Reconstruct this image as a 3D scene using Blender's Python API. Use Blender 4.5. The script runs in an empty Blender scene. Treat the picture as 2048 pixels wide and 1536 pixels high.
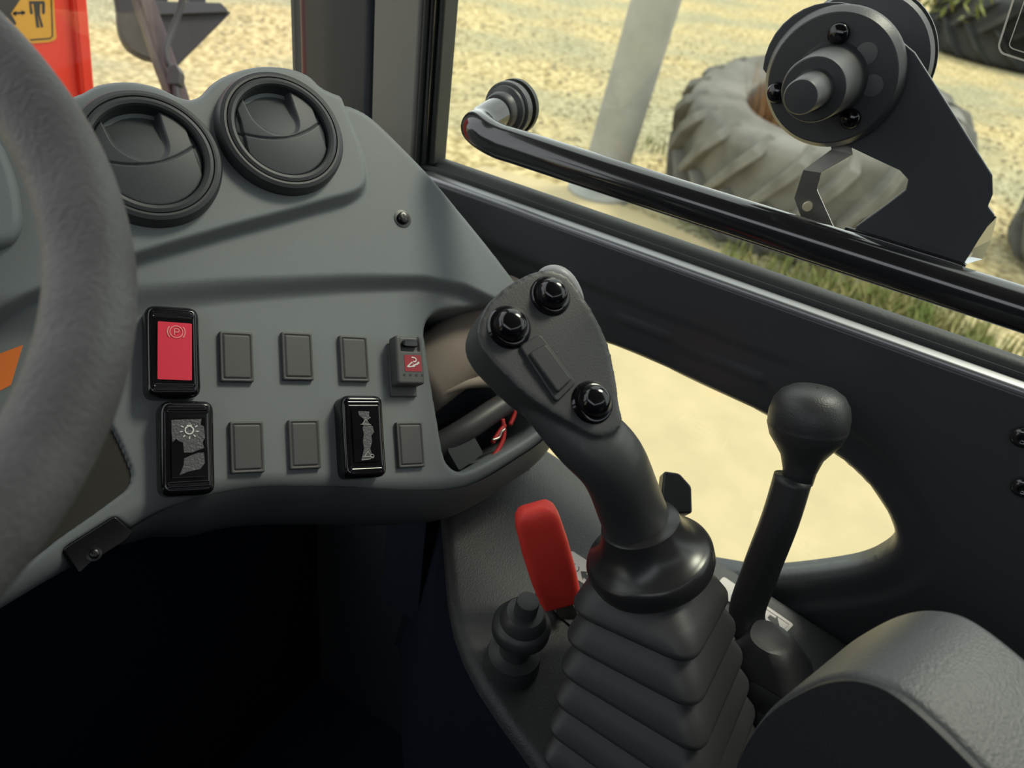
import bpy, math, random
import numpy as np
from math import sin, cos, radians, pi, sqrt, atan2
from mathutils import Vector, Matrix

random.seed(7)
rng = np.random.default_rng(11)
scene = bpy.context.scene
COL = scene.collection
V3 = lambda *a: np.array(a, float)
def nrm(v):
    v = np.array(v, float)
    return v / np.linalg.norm(v)

# ------------------------------------------------------------------ camera
FPX = 1500.0                       # focal length in pixels of the 2048 wide frame
YAW, PITCH, ROLL = radians(63), radians(34), radians(9)
CAM = V3(0, 0, 1.25)               # eye of the driver, cab floor at z = 0
_h = V3(sin(YAW), cos(YAW), 0)
FWD = cos(PITCH) * _h - V3(0, 0, sin(PITCH))
_r0 = V3(cos(YAW), -sin(YAW), 0)
_u0 = np.cross(_r0, FWD)
RGT = cos(ROLL) * _r0 + sin(ROLL) * _u0
UPV = cos(ROLL) * _u0 - sin(ROLL) * _r0
cd = bpy.data.cameras.new('camera')
cd.sensor_width = 36
cd.lens = FPX * 36 / 2048
cd.clip_start = 0.02
cd.clip_end = 500
cd.dof.use_dof = True
cd.dof.focus_distance = 0.56
cd.dof.aperture_fstop = 7.5
cam = bpy.data.objects.new('camera', cd)
COL.objects.link(cam)
cam.matrix_world = Matrix(((RGT[0], UPV[0], -FWD[0], CAM[0]), (RGT[1], UPV[1], -FWD[1], CAM[1]),
                           (RGT[2], UPV[2], -FWD[2], CAM[2]), (0, 0, 0, 1)))
scene.camera = cam

# ------------------------------------------------------------------ light, exposure
W = bpy.data.worlds.new('sky')
scene.world = W
W.use_nodes = True
bg = W.node_tree.nodes['Background']
bg.inputs[0].default_value = (0.90, 0.95, 1.0, 1)
bg.inputs[1].default_value = 1.0
sd = bpy.data.lights.new('sun', 'SUN')
sd.energy = 1.2
sd.angle = radians(14)
sd.color = (1.0, 0.94, 0.82)
sun = bpy.data.objects.new('sun', sd)
COL.objects.link(sun)
_sv = Vector((0.55, -0.35, 0.95))          # towards the sun
sun.rotation_euler = _sv.to_track_quat('Z', 'Y').to_euler()
sun.location = (3, -3, 6)
scene.view_settings.view_transform = 'Standard'
scene.view_settings.look = 'None'
scene.view_settings.exposure = 0.95
scene.view_settings.gamma = 1.0
scene.view_settings.use_curve_mapping = False
try:
    scene.cycles.use_denoising = True
    scene.cycles.max_bounces = 8
    scene.cycles.transparent_max_bounces = 16
except Exception:
    pass

# ------------------------------------------------------------------ rays and planes (used to survey points on real planes)
def ray(x, y): return FWD + (x - 1024) / FPX * RGT - (y - 768) / FPX * UPV
def at(x, y, d): return CAM + d * ray(x, y)
def on(x, y, p0, n):
    v = ray(x, y); n = np.array(n, float)
    return CAM + v * (np.dot(np.array(p0, float) - CAM, n) / np.dot(v, n))

# ------------------------------------------------------------------ object helpers
ABS = {}
def link(o, c, parent=None):
    COL.objects.link(o)
    ABS[o.name] = np.array(c, float)
    if parent is not None:
        o.parent = parent
        o.location = Vector(np.array(c, float) - ABS[parent.name])
    else:
        o.location = Vector(c)
    return o
def tag(o, label=None, cat=None, group=None, kind=None):
    if label: o['label'] = label
    if cat: o['category'] = cat
    if group: o['group'] = group
    if kind: o['kind'] = kind
    return o
def thing(name, loc, label, cat, group=None):
    return tag(link(bpy.data.objects.new(name, None), loc), label, cat, group)
def mk(name, V, Fc, mat, parent=None, smooth=True, sharp=None, kind=None, label=None):
    V = np.asarray(V, float).reshape(-1, 3)
    c = (V.min(0) + V.max(0)) / 2
    me = bpy.data.meshes.new(name)
    me.from_pydata([tuple(p) for p in (V - c)], [], [tuple(int(i) for i in f) for f in Fc])
    me.materials.append(mat)
    me.update()
    bm = __import__('bmesh').new(); bm.from_mesh(me)
    __import__('bmesh').ops.recalc_face_normals(bm, faces=bm.faces[:])
    bm.to_mesh(me); bm.free()
    if smooth:
        me.polygons.foreach_set('use_smooth', [True] * len(me.polygons))
        if sharp: me.set_sharp_from_angle(angle=radians(sharp))
    o = bpy.data.objects.new(name, me)
    link(o, c, parent)
    if kind: o['kind'] = kind
    if label: o['label'] = label
    return o
def bevel(o, w, seg=3, ang=35):
    m = o.modifiers.new('bevel', 'BEVEL'); m.width = w; m.segments = seg
    m.limit_method = 'ANGLE'; m.angle_limit = radians(ang)
    for p in o.data.polygons: p.use_smooth = True
    o.data.set_sharp_from_angle(angle=radians(50))
    return o
def merge(*parts):
    VV, FF, n = [], [], 0
    for V, Fc in parts:
        V = np.asarray(V, float).reshape(-1, 3)
        VV.append(V); FF += [[i + n for i in f] for f in Fc]; n += len(V)
    return np.concatenate(VV), FF
class Frame:
    def __init__(s, o, u, n):
        s.o = np.array(o, float); s.n = nrm(n); u = np.array(u, float)
        s.u = nrm(u - s.n * np.dot(u, s.n)); s.v = np.cross(s.n, s.u)
    def w(s, a, b, h=0.0):
        a = np.asarray(a, float)[..., None]; b = np.asarray(b, float)[..., None]; h = np.asarray(h, float)[..., None]
        return s.o + a * s.u + b * s.v + h * s.n
    def px(s, x, y, h=0.0):
        q = on(x, y, s.o + h * s.n, s.n) - s.o
        return (float(q @ s.u), float(q @ s.v))
    def poly(s, pts, h=0.0): return [s.px(x, y, h) for x, y in pts]
    def at(s, a, b, h=0.0, ang=0.0):
        f = Frame(s.o + a * s.u + b * s.v + h * s.n, cos(ang) * s.u + sin(ang) * s.v, s.n)
        return f
def cr(pts, k=8, closed=True):
    P = np.array(pts, float); n = len(P); out = []
    rngi = range(n) if closed else range(n - 1)
    for i in rngi:
        if closed: a, b, c, d = P[i - 1], P[i], P[(i + 1) % n], P[(i + 2) % n]
        else: a, b, c, d = P[max(i - 1, 0)], P[i], P[i + 1], P[min(i + 2, n - 1)]
        for j in range(k):
            t = j / k
            out.append(.5 * ((2 * b) + (c - a) * t + (2 * a - 5 * b + 4 * c - d) * t * t + (3 * b - a - 3 * c + d) * t ** 3))
    if not closed: out.append(P[-1])
    return np.array(out)
def fillet(pts, r, k=6):
    """rounds the corners of a closed polygon (2-D); r a number or one per corner"""
    P = np.array(pts, float); n = len(P); out = []
    for i in range(n):
        ri = r[i] if hasattr(r, '__len__') else r
        p, a, b = P[i], P[i - 1] - P[i], P[(i + 1) % n] - P[i]
        t = min(ri, np.linalg.norm(a) * .48, np.linalg.norm(b) * .48)
        A = p + nrm(a) * t; B = p + nrm(b) * t
        for j in range(k + 1):
            s = j / k
            out.append((1 - s) ** 2 * A + 2 * s * (1 - s) * p + s * s * B)
    return np.array(out)
def rrect(w, h, r, k=6):
    return fillet([(-w / 2, -h / 2), (w / 2, -h / 2), (w / 2, h / 2), (-w / 2, h / 2)], r, k)
def prism(fr, poly, h0, h1):
    n = len(poly); P = np.array(poly, float)
    V = np.concatenate([fr.w(P[:, 0], P[:, 1], h0), fr.w(P[:, 0], P[:, 1], h1)])
    Fc = [list(range(n))[::-1], list(range(n, 2 * n))] + [[i, (i + 1) % n, n + (i + 1) % n, n + i] for i in range(n)]
    return V, Fc
def box(lo, hi):
    x0, y0, z0 = lo; x1, y1, z1 = hi
    V = [(x0, y0, z0), (x1, y0, z0), (x1, y1, z0), (x0, y1, z0), (x0, y0, z1), (x1, y0, z1), (x1, y1, z1), (x0, y1, z1)]
    return V, [[0, 3, 2, 1], [4, 5, 6, 7], [0, 1, 5, 4], [1, 2, 6, 5], [2, 3, 7, 6], [3, 0, 4, 7]]
def lathe(fr, prof, seg=48, cap0=True, cap1=True):
    V, Fc = [], []; m = len(prof); ph = np.linspace(0, 2 * pi, seg, endpoint=False)
    for r, h in prof: V.append(fr.w(r * np.cos(ph), r * np.sin(ph), np.full(seg, h)))
    V = np.concatenate(V)
    for i in range(m - 1):
        for j in range(seg):
            k = (j + 1) % seg
            Fc.append([i * seg + j, i * seg + k, (i + 1) * seg + k, (i + 1) * seg + j])
    if cap0: Fc.append([j for j in range(seg)][::-1])
    if cap1: Fc.append([(m - 1) * seg + j for j in range(seg)])
    return V, Fc
def sweep(path, sec, up=None, cap=True):
    """sweeps closed 2-D sections (one, or one per path point) along a 3-D path"""
    P = np.array(path, float); n = len(P); T = np.gradient(P, axis=0)
    T /= np.linalg.norm(T, axis=1)[:, None]
    a = nrm(up) if up is not None else (V3(0, 0, 1) if abs(T[0][2]) < .9 else V3(1, 0, 0))
    V, Fc = [], []
    for i in range(n):
        a = nrm(a - T[i] * np.dot(a, T[i])); b = np.cross(T[i], a)
        S = np.array(sec[i] if isinstance(sec, list) else sec, float)
        V.append(P[i] + S[:, :1] * a + S[:, 1:] * b)
    m = len(V[0]); V = np.concatenate(V)
    for i in range(n - 1):
        for j in range(m):
            k = (j + 1) % m
            Fc.append([i * m + j, i * m + k, (i + 1) * m + k, (i + 1) * m + j])
    if cap: Fc += [list(range(m))[::-1], [(n - 1) * m + j for j in range(m)]]
    return V, Fc
def circ(r, k=20, r2=None):
    t = np.linspace(0, 2 * pi, k, endpoint=False)
    return np.stack([r * np.cos(t), (r2 or r) * np.sin(t)], 1)
def tube(path, r, k=16, smooth=6, up=None):
    P = cr(path, smooth, False) if smooth else np.array(path, float)
    return sweep(P, circ(r, k), up)
def ribbon(fr, line, w, h=0.0003, closed=False, base=0.0):
    """a flat printed stroke along a 2-D line"""
    L = np.array(line, float); n = len(L)
    if closed: T = np.roll(L, -1, 0) - np.roll(L, 1, 0)
    else: T = np.gradient(L, axis=0)
    T /= np.linalg.norm(T, axis=1)[:, None] + 1e-12
    N = np.stack([-T[:, 1], T[:, 0]], 1) * w / 2
    A, B = L + N, L - N
    V = np.concatenate([fr.w(A[:, 0], A[:, 1], base + h), fr.w(B[:, 0], B[:, 1], base + h)])
    return V, [[i, (i + 1) % n, n + (i + 1) % n, n + i] for i in range(n if closed else n - 1)]
def patch(fr, poly, h): 
    P = np.array(poly, float)
    return fr.w(P[:, 0], P[:, 1], h), [list(range(len(P)))]
def sdf(poly):
    P = np.array(poly, float)
    def f(X, Y):
        X = np.asarray(X, float); Y = np.asarray(Y, float)
        d = np.full(X.shape, 1e9); s = np.zeros(X.shape, bool)
        for i in range(len(P)):
            (ax, ay), (bx, by) = P[i - 1], P[i]
            ex, ey = bx - ax, by - ay; L = ex * ex + ey * ey + 1e-18
            t = np.clip(((X - ax) * ex + (Y - ay) * ey) / L, 0, 1)
            d = np.minimum(d, (X - ax - t * ex) ** 2 + (Y - ay - t * ey) ** 2)
            if ay != by:
                c = ((ay > Y) != (by > Y)) & (X < ex * (Y - ay) / ey + ax)
                s ^= c
        return np.where(s, 1, -1) * np.sqrt(d)
    return f
def sstep(a, b, x):
    t = np.clip((np.asarray(x) - a) / (b - a), 0, 1); return t * t * (3 - 2 * t)
def rim(d, r):
    q = np.clip(r - d, 0, r); return np.sqrt(np.maximum(r * r - q * q, 0)) - r
def field(fr, bounds, step, S, H, skirt=None):
    """relief over the region S > 0 of a plane, with a clean cut contour and a side wall down to -skirt"""
    u0, u1, v0, v1 = bounds
    nu = int(math.ceil((u1 - u0) / step)) + 1; nv = int(math.ceil((v1 - v0) / step)) + 1
    us = u0 + step * np.arange(nu); vs = v0 + step * np.arange(nv)
    X, Y = np.meshgrid(us, vs); D = S(X, Y); ins = D > 0
    idx = -np.ones(X.shape, int); idx[ins] = np.arange(ins.sum())
    PU = list(X[ins]); PV = list(Y[ins])
    full = ins[:-1, :-1] & ins[1:, :-1] & ins[:-1, 1:] & ins[1:, 1:]
    anyi = ins[:-1, :-1] | ins[1:, :-1] | ins[:-1, 1:] | ins[1:, 1:]
    jj, ii = np.nonzero(full)
    Fc = np.stack([idx[jj, ii], idx[jj, ii + 1], idx[jj + 1, ii + 1], idx[jj + 1, ii]], 1).tolist()
    cache = {}; segs = []
    def cross(a, b):
        k = (a, b) if a < b else (b, a)
        if k not in cache:
            (ja, ia), (jb, ib) = k; t = D[ja, ia] / (D[ja, ia] - D[jb, ib])
            cache[k] = len(PU)
            PU.append(X[ja, ia] + t * (X[jb, ib] - X[ja, ia])); PV.append(Y[ja, ia] + t * (Y[jb, ib] - Y[ja, ia]))
        return cache[k]
    for j, i in zip(*np.nonzero(anyi & ~full)):
        c = [(j, i), (j, i + 1), (j + 1, i + 1), (j + 1, i)]; f = []; ex = []
        for k in range(4):
            a, b = c[k], c[(k + 1) % 4]
            if ins[a]: f.append(idx[a])
            if ins[a] != ins[b]:
                q = cross(a, b); f.append(q); ex.append((q, ins[a]))
        if len(f) >= 3: Fc.append(f)
        if len(ex) == 2: segs.append((ex[0][0], ex[1][0]))
        elif len(ex) == 4: segs += [(ex[0][0], ex[1][0]), (ex[2][0], ex[3][0])]
    PU = np.array(PU); PV = np.array(PV); DD = S(PU, PV)
    P = fr.w(PU, PV, H(PU, PV, np.maximum(DD, 0)))
    if skirt is not None:
        low = {}; extra = []
        for a, b in segs:
            for q in (a, b):
                if q not in low:
                    low[q] = len(P) + len(extra); extra.append((PU[q], PV[q]))
            Fc.append([a, b, low[b], low[a]])
        E = np.array(extra); P = np.concatenate([P, fr.w(E[:, 0], E[:, 1], np.full(len(E), -skirt))])
    return P, Fc
def copy_tree(o, parent=None):
    c = o.copy(); COL.objects.link(c); ABS[c.name] = ABS[o.name]
    if parent is not None: c.parent = parent
    for ch in o.children: copy_tree(ch, c)
    return c
def remesh(o, size, smooth=6):
    m = o.modifiers.new('r', 'REMESH'); m.mode = 'VOXEL'; m.voxel_size = size
    s = o.modifiers.new('s', 'SMOOTH'); s.factor = .5; s.iterations = smooth
    dg = bpy.context.evaluated_depsgraph_get()
    me = bpy.data.meshes.new_from_object(o.evaluated_get(dg))
    o.modifiers.clear(); o.data = me
    me.polygons.foreach_set('use_smooth', [True] * len(me.polygons))
    return o

# ------------------------------------------------------------------ materials
def mat(name, col, rough=.5, spec=.5, metal=0, bump=0, bscale=600, var=0, vscale=8, coat=0, col2=None, detail=3, sheen=0):
    m = bpy.data.materials.new(name); m.use_nodes = True
    nt = m.node_tree; b = nt.nodes['Principled BSDF']
    b.inputs['Base Color'].default_value = (*col, 1); b.inputs['Roughness'].default_value = rough
    b.inputs['Specular IOR Level'].default_value = spec; b.inputs['Metallic'].default_value = metal
    b.inputs['Coat Weight'].default_value = coat; b.inputs['Coat Roughness'].default_value = .05
    b.inputs['Sheen Weight'].default_value = sheen
    tc = nt.nodes.new('ShaderNodeTexCoord')
    if bump:
        t = nt.nodes.new('ShaderNodeTexNoise'); t.inputs['Scale'].default_value = bscale; t.inputs['Detail'].default_value = detail
        nt.links.new(tc.outputs['Object'], t.inputs['Vector'])
        bp = nt.nodes.new('ShaderNodeBump'); bp.inputs['Strength'].default_value = bump; bp.inputs['Distance'].default_value = .001
        nt.links.new(t.outputs['Fac'], bp.inputs['Height']); nt.links.new(bp.outputs['Normal'], b.inputs['Normal'])
    if var or col2:
        t2 = nt.nodes.new('ShaderNodeTexNoise'); t2.inputs['Scale'].default_value = vscale; t2.inputs['Detail'].default_value = 6
        nt.links.new(tc.outputs['Object'], t2.inputs['Vector'])
        rp = nt.nodes.new('ShaderNodeValToRGB'); c2 = col2 or tuple(c * (1 - var) for c in col)
        rp.color_ramp.elements[0].position = .35; rp.color_ramp.elements[1].position = .65
        rp.color_ramp.elements[0].color = (*c2, 1); rp.color_ramp.elements[1].color = (*col, 1)
        nt.links.new(t2.outputs['Fac'], rp.inputs['Fac']); nt.links.new(rp.outputs['Color'], b.inputs['Base Color'])
    return m
def glass_mat(name, tint, refl):
    m = bpy.data.materials.new(name); m.use_nodes = True; nt = m.node_tree; nt.nodes.clear()
    out = nt.nodes.new('ShaderNodeOutputMaterial'); mx = nt.nodes.new('ShaderNodeMixShader')
    tr = nt.nodes.new('ShaderNodeBsdfTransparent'); tr.inputs[0].default_value = (*tint, 1)
    gl = nt.nodes.new('ShaderNodeBsdfGlossy'); gl.inputs['Roughness'].default_value = .02
    mx.inputs[0].default_value = refl
    nt.links.new(tr.outputs[0], mx.inputs[1]); nt.links.new(gl.outputs[0], mx.inputs[2]); nt.links.new(mx.outputs[0], out.inputs[0])
    return m
M = dict(
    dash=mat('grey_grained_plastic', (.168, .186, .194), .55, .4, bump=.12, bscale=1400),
    vent=mat('black_vent_plastic', (.030, .033, .036), .45, .45, bump=.08, bscale=1600),
    flap=mat('dark_flap_plastic', (.050, .056, .061), .5, .4, bump=.08, bscale=1600),
    blank=mat('dark_blank_plastic', (.078, .079, .080), .5, .45),
    gloss=mat('gloss_black_plastic', (.006, .006, .008), .12, .55),
    ledge=mat('sky_sheen_ledge', (.27, .275, .285), .42, .5, metal=1), collar=mat('satin_collar', (.022, .022, .024), .28, .5), alu=mat('satin_grey_ledge', (.55, .56, .57), .32, .5, metal=1),
    black=mat('satin_black_plastic', (.034, .036, .038), .42, .5, bump=.06, bscale=1200),
    matte=mat('matte_black_plastic', (.046, .048, .051), .42, .5, bump=.1, bscale=900),
    console=mat('black_textured_console', (.036, .037, .039), .5, .45, bump=.5, bscale=700),
    rubber=mat('black_rubber', (.042, .042, .045), .45, .45, bump=.1, bscale=500),
    seal=mat('window_seal_rubber', (.026, .030, .030), .5, .4, bump=.2, bscale=300),
    paint=mat('gloss_black_paint', (.018, .018, .020), .16, .6, coat=.6),
    sheet=mat('black_sheet_metal', (.058, .064, .070), .34, .5, bump=.05, bscale=60),
    grey=mat('grey_frame_strip', (.17, .17, .155), .6, .3, bump=.15, bscale=900),
    leather=mat('worn_grey_rim_foam', (.165, .157, .152), .5, .4, bump=1.0, bscale=420, col2=(.115, .107, .105), vscale=22, detail=6),
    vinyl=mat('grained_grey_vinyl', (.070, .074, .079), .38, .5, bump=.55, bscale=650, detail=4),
    vinyl_side=mat('shaded_vinyl_side', (.026, .028, .031), .5, .4, bump=.3, bscale=400),
    red=mat('red_lens', (.75, .035, .07), .35, .5),
    dred=mat('dark_red_lens', (.32, .012, .025), .35, .5),
    rubred=mat('red_rubber_grip', (.88, .060, .045), .5, .4, bump=.1, bscale=500),
    white=mat('white_print', (.75, .72, .70), .5),
    pink=mat('pink_print', (.85, .30, .30), .5),
    film=mat('torn_grey_film', (.085, .085, .09), .35, .6, bump=.5, bscale=700),
    filmedge=mat('pale_film_edge', (.36, .36, .35), .4),
    decal=mat('white_decal', (.62, .57, .54), .45),
    ink=mat('black_ink', (.012, .012, .013), .5),
    brown=mat('brown_grey_cover', (.032, .029, .024), .6, .3, bump=.1, bscale=900),
    orange=mat('orange_label', (.85, .20, .03), .45),
    steel=mat('dull_steel', (.42, .40, .36), .35, .5, metal=1, bump=.1, bscale=200),
    screw=mat('black_zinc_screw', (.06, .06, .06), .3, .5, metal=1),
    beige=mat('beige_grey_duct', (.30, .25, .21), .6, .3),
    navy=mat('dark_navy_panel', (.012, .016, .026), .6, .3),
    cable_red=mat('red_cable', (.45, .02, .02), .45),
    carpet=mat('black_floor_mat', (.012, .020, .032), .9, .1),
    orange_red=mat('orange_red_paint', (.70, .038, .018), .35, .5),
    yellow=mat('yellow_sticker', (.58, .30, .02), .5),
    pole=mat('galvanised_pole', (.31, .31, .285), .6, .3, var=.15, vscale=5),
    tyre=mat('dusty_tyre_rubber', (.24, .228, .205), .9, .2, col2=(.135, .128, .112), vscale=3, bump=.3, bscale=40),
    tyre_dark=mat('dark_tyre_rubber', (.038, .038, .039), .9, .2, col2=(.06, .06, .055), vscale=2),
    straw=mat('dry_brown_straw', (.38, .22, .11), .9, .1, col2=(.22, .11, .05), vscale=9),
    leaf=mat('yellow_green_leaf', (.25, .24, .06), .7, .2, col2=(.11, .14, .03), vscale=4),
    weed=mat('green_weed', (.15, .20, .05), .8, .2, col2=(.30, .25, .11), vscale=6),
    stone=mat('pale_stone', (.52, .45, .29), .9, .1, col2=(.30, .26, .17), vscale=2),
    plug=mat('grey_plug_plastic', (.12, .12, .12), .6, .3), dust=mat('dusty_black_plastic', (.036, .036, .038), .6, .3),
    roof=mat('dark_headliner', (.05, .05, .052), .9, .1),
    glass=glass_mat('clear_glass', (.93, .95, .90), .045),
    glass2=glass_mat('clear_glass_front', (.95, .95, .93), .04),
    frost=glass_mat('grey_sticker_film', (.72, .72, .70), .05),
    amber=mat('sticker_border', (.80, .74, .60), .5),
)
def ground_mat():
    m = bpy.data.materials.new('gravel_ground'); m.use_nodes = True; nt = m.node_tree; b = nt.nodes['Principled BSDF']
    b.inputs['Roughness'].default_value = .95; b.inputs['Specular IOR Level'].default_value = .1
    tc = nt.nodes.new('ShaderNodeTexCoord')
    def noise(s, d=4):
        t = nt.nodes.new('ShaderNodeTexNoise'); t.inputs['Scale'].default_value = s; t.inputs['Detail'].default_value = d
        nt.links.new(tc.outputs['Object'], t.inputs['Vector']); return t
    def ramp(src, e):
        r = nt.nodes.new('ShaderNodeValToRGB'); r.color_ramp.elements[0].position = e[0][0]; r.color_ramp.elements[0].color = (*e[0][1], 1)
        r.color_ramp.elements[1].position = e[1][0]; r.color_ramp.elements[1].color = (*e[1][1], 1)
        nt.links.new(src, r.inputs['Fac']); return r
    fine = ramp(noise(16, 8).outputs['Fac'], [(.38, (.27, .205, .09)), (.60, (.68, .55, .30))])
    grs = ramp(noise(24, 6).outputs['Fac'], [(.36, (.17, .155, .085)), (.62, (.52, .48, .31))])
    msk = ramp(noise(.45, 3).outputs['Fac'], [(.42, (0, 0, 0)), (.60, (1, 1, 1))])
    mx = nt.nodes.new('ShaderNodeMixRGB'); nt.links.new(msk.outputs['Color'], mx.inputs['Fac'])
    nt.links.new(fine.outputs['Color'], mx.inputs['Color1']); nt.links.new(grs.outputs['Color'], mx.inputs['Color2'])
    nt.links.new(mx.outputs['Color'], b.inputs['Base Color'])
    bp = nt.nodes.new('ShaderNodeBump'); bp.inputs['Strength'].default_value = .8; bp.inputs['Distance'].default_value = .02
    nt.links.new(noise(30, 6).outputs['Fac'], bp.inputs['Height']); nt.links.new(bp.outputs['Normal'], b.inputs['Normal'])
    return m
M['ground'] = ground_mat()
M['slab'] = mat('pale_concrete', (.545, .445, .265), .9, .1, var=.10, vscale=5, bump=.2, bscale=60)

# ================================================================== OUTSIDE
GZ = -0.70
mk('ground', *box((-60, -60, GZ - .3), (90, 90, GZ)), M['ground'], smooth=False, kind='structure')
slab_px = [(965, 338), (1180, 392), (1380, 478)]
sp = [on(x, y, (0, 0, GZ), (0, 0, 1)) for x, y in slab_px]
slab = [tuple(sp[0][:2]), tuple(sp[1][:2]), tuple(sp[2][:2]), (4.55, .2), (4.3, -2.5), (-4, -2.5), (-4, 3.6)]
gfr = Frame((0, 0, GZ), (1, 0, 0), (0, 0, 1))
mk('concrete_slab', *prism(gfr, slab[::-1], -.1, .03), M['slab'], smooth=False, kind='structure')

def stones():
    parts = []
    for i in range(2600):
        x = 4.6 + 9 * rng.random() ** 1.5; y = rng.uniform(-2.5, 9); r = rng.uniform(.012, .035)
        if x < 5.4 and y > 1.2: continue
        o = V3(x, y, GZ + r * .4)
        v = np.array([(r, 0, 0), (0, r, 0), (-r, 0, 0), (0, -r, 0), (0, 0, r * .7), (0, 0, -r * .7)]) * rng.uniform(.6, 1.3, (6, 1)) + o
        parts.append((v, [[0, 1, 4], [1, 2, 4], [2, 3, 4], [3, 0, 4], [1, 0, 5], [2, 1, 5], [3, 2, 5], [0, 3, 5]]))
    return merge(*parts)
tag(mk('gravel', *stones(), M['stone'], smooth=False), 'loose pale gravel stones scattered over the yard ground', 'gravel', kind='stuff')

def blades(cx, cy, z0, n, spread, h0, h1, w, droop=.5):
    parts = []
    for i in range(n):
        a = rng.uniform(0, 2 * pi); r = spread * sqrt(rng.random())
        b = V3(cx + r * cos(a), cy + r * sin(a), z0); L = rng.uniform(h0, h1); az = rng.uniform(0, 2 * pi)
        d = V3(cos(az), sin(az), 0); s = V3(-sin(az), cos(az), 0) * w * rng.uniform(.6, 1.3)
        k = rng.uniform(.2, 1) * droop
        m = b + V3(0, 0, L * .6) + d * L * k * .3; t = b + V3(0, 0, L * (1 - .3 * k)) + d * L * k
        parts.append((np.array([b - s, b + s, m + s * .8, m - s * .8, t]), [[0, 1, 2, 3], [3, 2, 4]]))
    return parts
wp = []
for x, y, nn in [(1600, 580, 120), (1680, 600, 160), (1780, 640, 220), (1840, 655, 180), (1900, 672, 120), (1760, 610, 120), (1480, 535, 60), (1440, 560, 60), (1500, 575, 80), (1560, 590, 70), (1620, 610, 90), (1700, 640, 160), (1770, 655, 150), (1830, 680, 120), (1900, 700, 110), (1980, 720, 90), (1660, 620, 80), (1320, 300, 25)]:
    p = on(x, y, (0, 0, GZ), (0, 0, 1))
    wp += blades(p[0], p[1], GZ, nn, .22, .05, .24, .007)
tag(mk('weeds', *merge(*wp), M['weed'], smooth=False), 'green and yellow weeds growing along the concrete edge below the side window', 'weeds', kind='stuff')

# lamp post
pb = on(1196, 392, (0, 0, GZ), (0, 0, 1))
pt = thing('post', pb, 'pale galvanised round post standing at the concrete edge', 'post')
top = on(1330, -60, pb, nrm(V3(*FWD[:2], 0))); ax = nrm(top - pb)
pf = Frame(pb, (1, 0, 0), ax)
mk('pole', *lathe(pf, [(.165, 0), (.165, 3.4)], 40), M['pole'], pt, sharp=40)
mk('foot', *lathe(Frame(pb, (1, 0, 0), (0, 0, 1)), [(.24, -.03), (.24, .05), (.17, .09)], 32), M['pole'], pt, sharp=30)

# tyres
def tyre(name, c, R, Hh, mt, label, lugs=22, tilt=(0, 0, 1)):
    t = thing(name, c, label, 'tyre', 'old tyres lying in the yard')
    fr = Frame(c, (1, 0, 0), tilt); ri = R * .52
    prof = [(ri, Hh * .12), (ri * 1.06, Hh * .05), (R * .8, 0), (R * .885, Hh * .06), (R * .905, Hh * .18), (R * .91, Hh * .5), (R * .905, Hh * .82),
            (R * .885, Hh * .94), (R * .8, Hh), (ri * 1.06, Hh * .95), (ri, Hh * .86), (ri * 1.08, Hh * .5), (ri, Hh * .12)]
    prof = [tuple(p) for p in cr(prof, 3, False)]
    mk('carcass', *lathe(fr, prof, 72, False, False), mt, t)
    first = None
    for s in (0, 1):
        base = None
        for k in range(lugs):
            a0 = 2 * pi * (k + .5 * s) / lugs
            if base is None:
                # a bar from the middle of the tread to the shoulder, bent over on the sidewall
                pts = [(0, .47), (.10, .62), (.21, .80), (.30, .93), (.33, 1.01)] if s else [(0, .53), (.10, .38), (.21, .20), (.30, .07), (.33, -.01)]
                rr = [.90, .90, .895, .87, .79]; ro = [1.0, 1.0, .995, .945, .81]; hw = [.026, .030, .034, .038, .036]
                Vv, Fv = [], []
                for (da, zz), r0, r1, w in zip(pts, rr, ro, hw):
                    for rad, ww in ((r0, w * 1.25), (r1, w), (r1, -w), (r0, -w * 1.25)):
                        an = a0 + da + ww
                        Vv.append(fr.w(rad * R * cos(an), rad * R * sin(an), zz * Hh - ww * R * .35))
                for i in range(4):
                    for j in range(4):
                        Fv.append([i * 4 + j, i * 4 + (j + 1) % 4, i * 4 + 4 + (j + 1) % 4, i * 4 + 4 + j])
                Fv += [[3, 2, 1, 0], [16, 17, 18, 19]]
                base = mk('tread_lug', np.array(Vv), Fv, mt, t, sharp=35); aB = a0
                bev = base.modifiers.new('b', 'BEVEL'); bev.width = .012; bev.segments = 2
            else:
                o = base.copy(); COL.objects.link(o)
                Rm = Matrix.Rotation(a0 - aB, 4, Vector(fr.n))
                Lc = Vector(ABS[base.name] - np.array(c))
                o.matrix_local = Matrix.Translation(Rm @ Lc) @ Rm
    return t, fr
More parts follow.
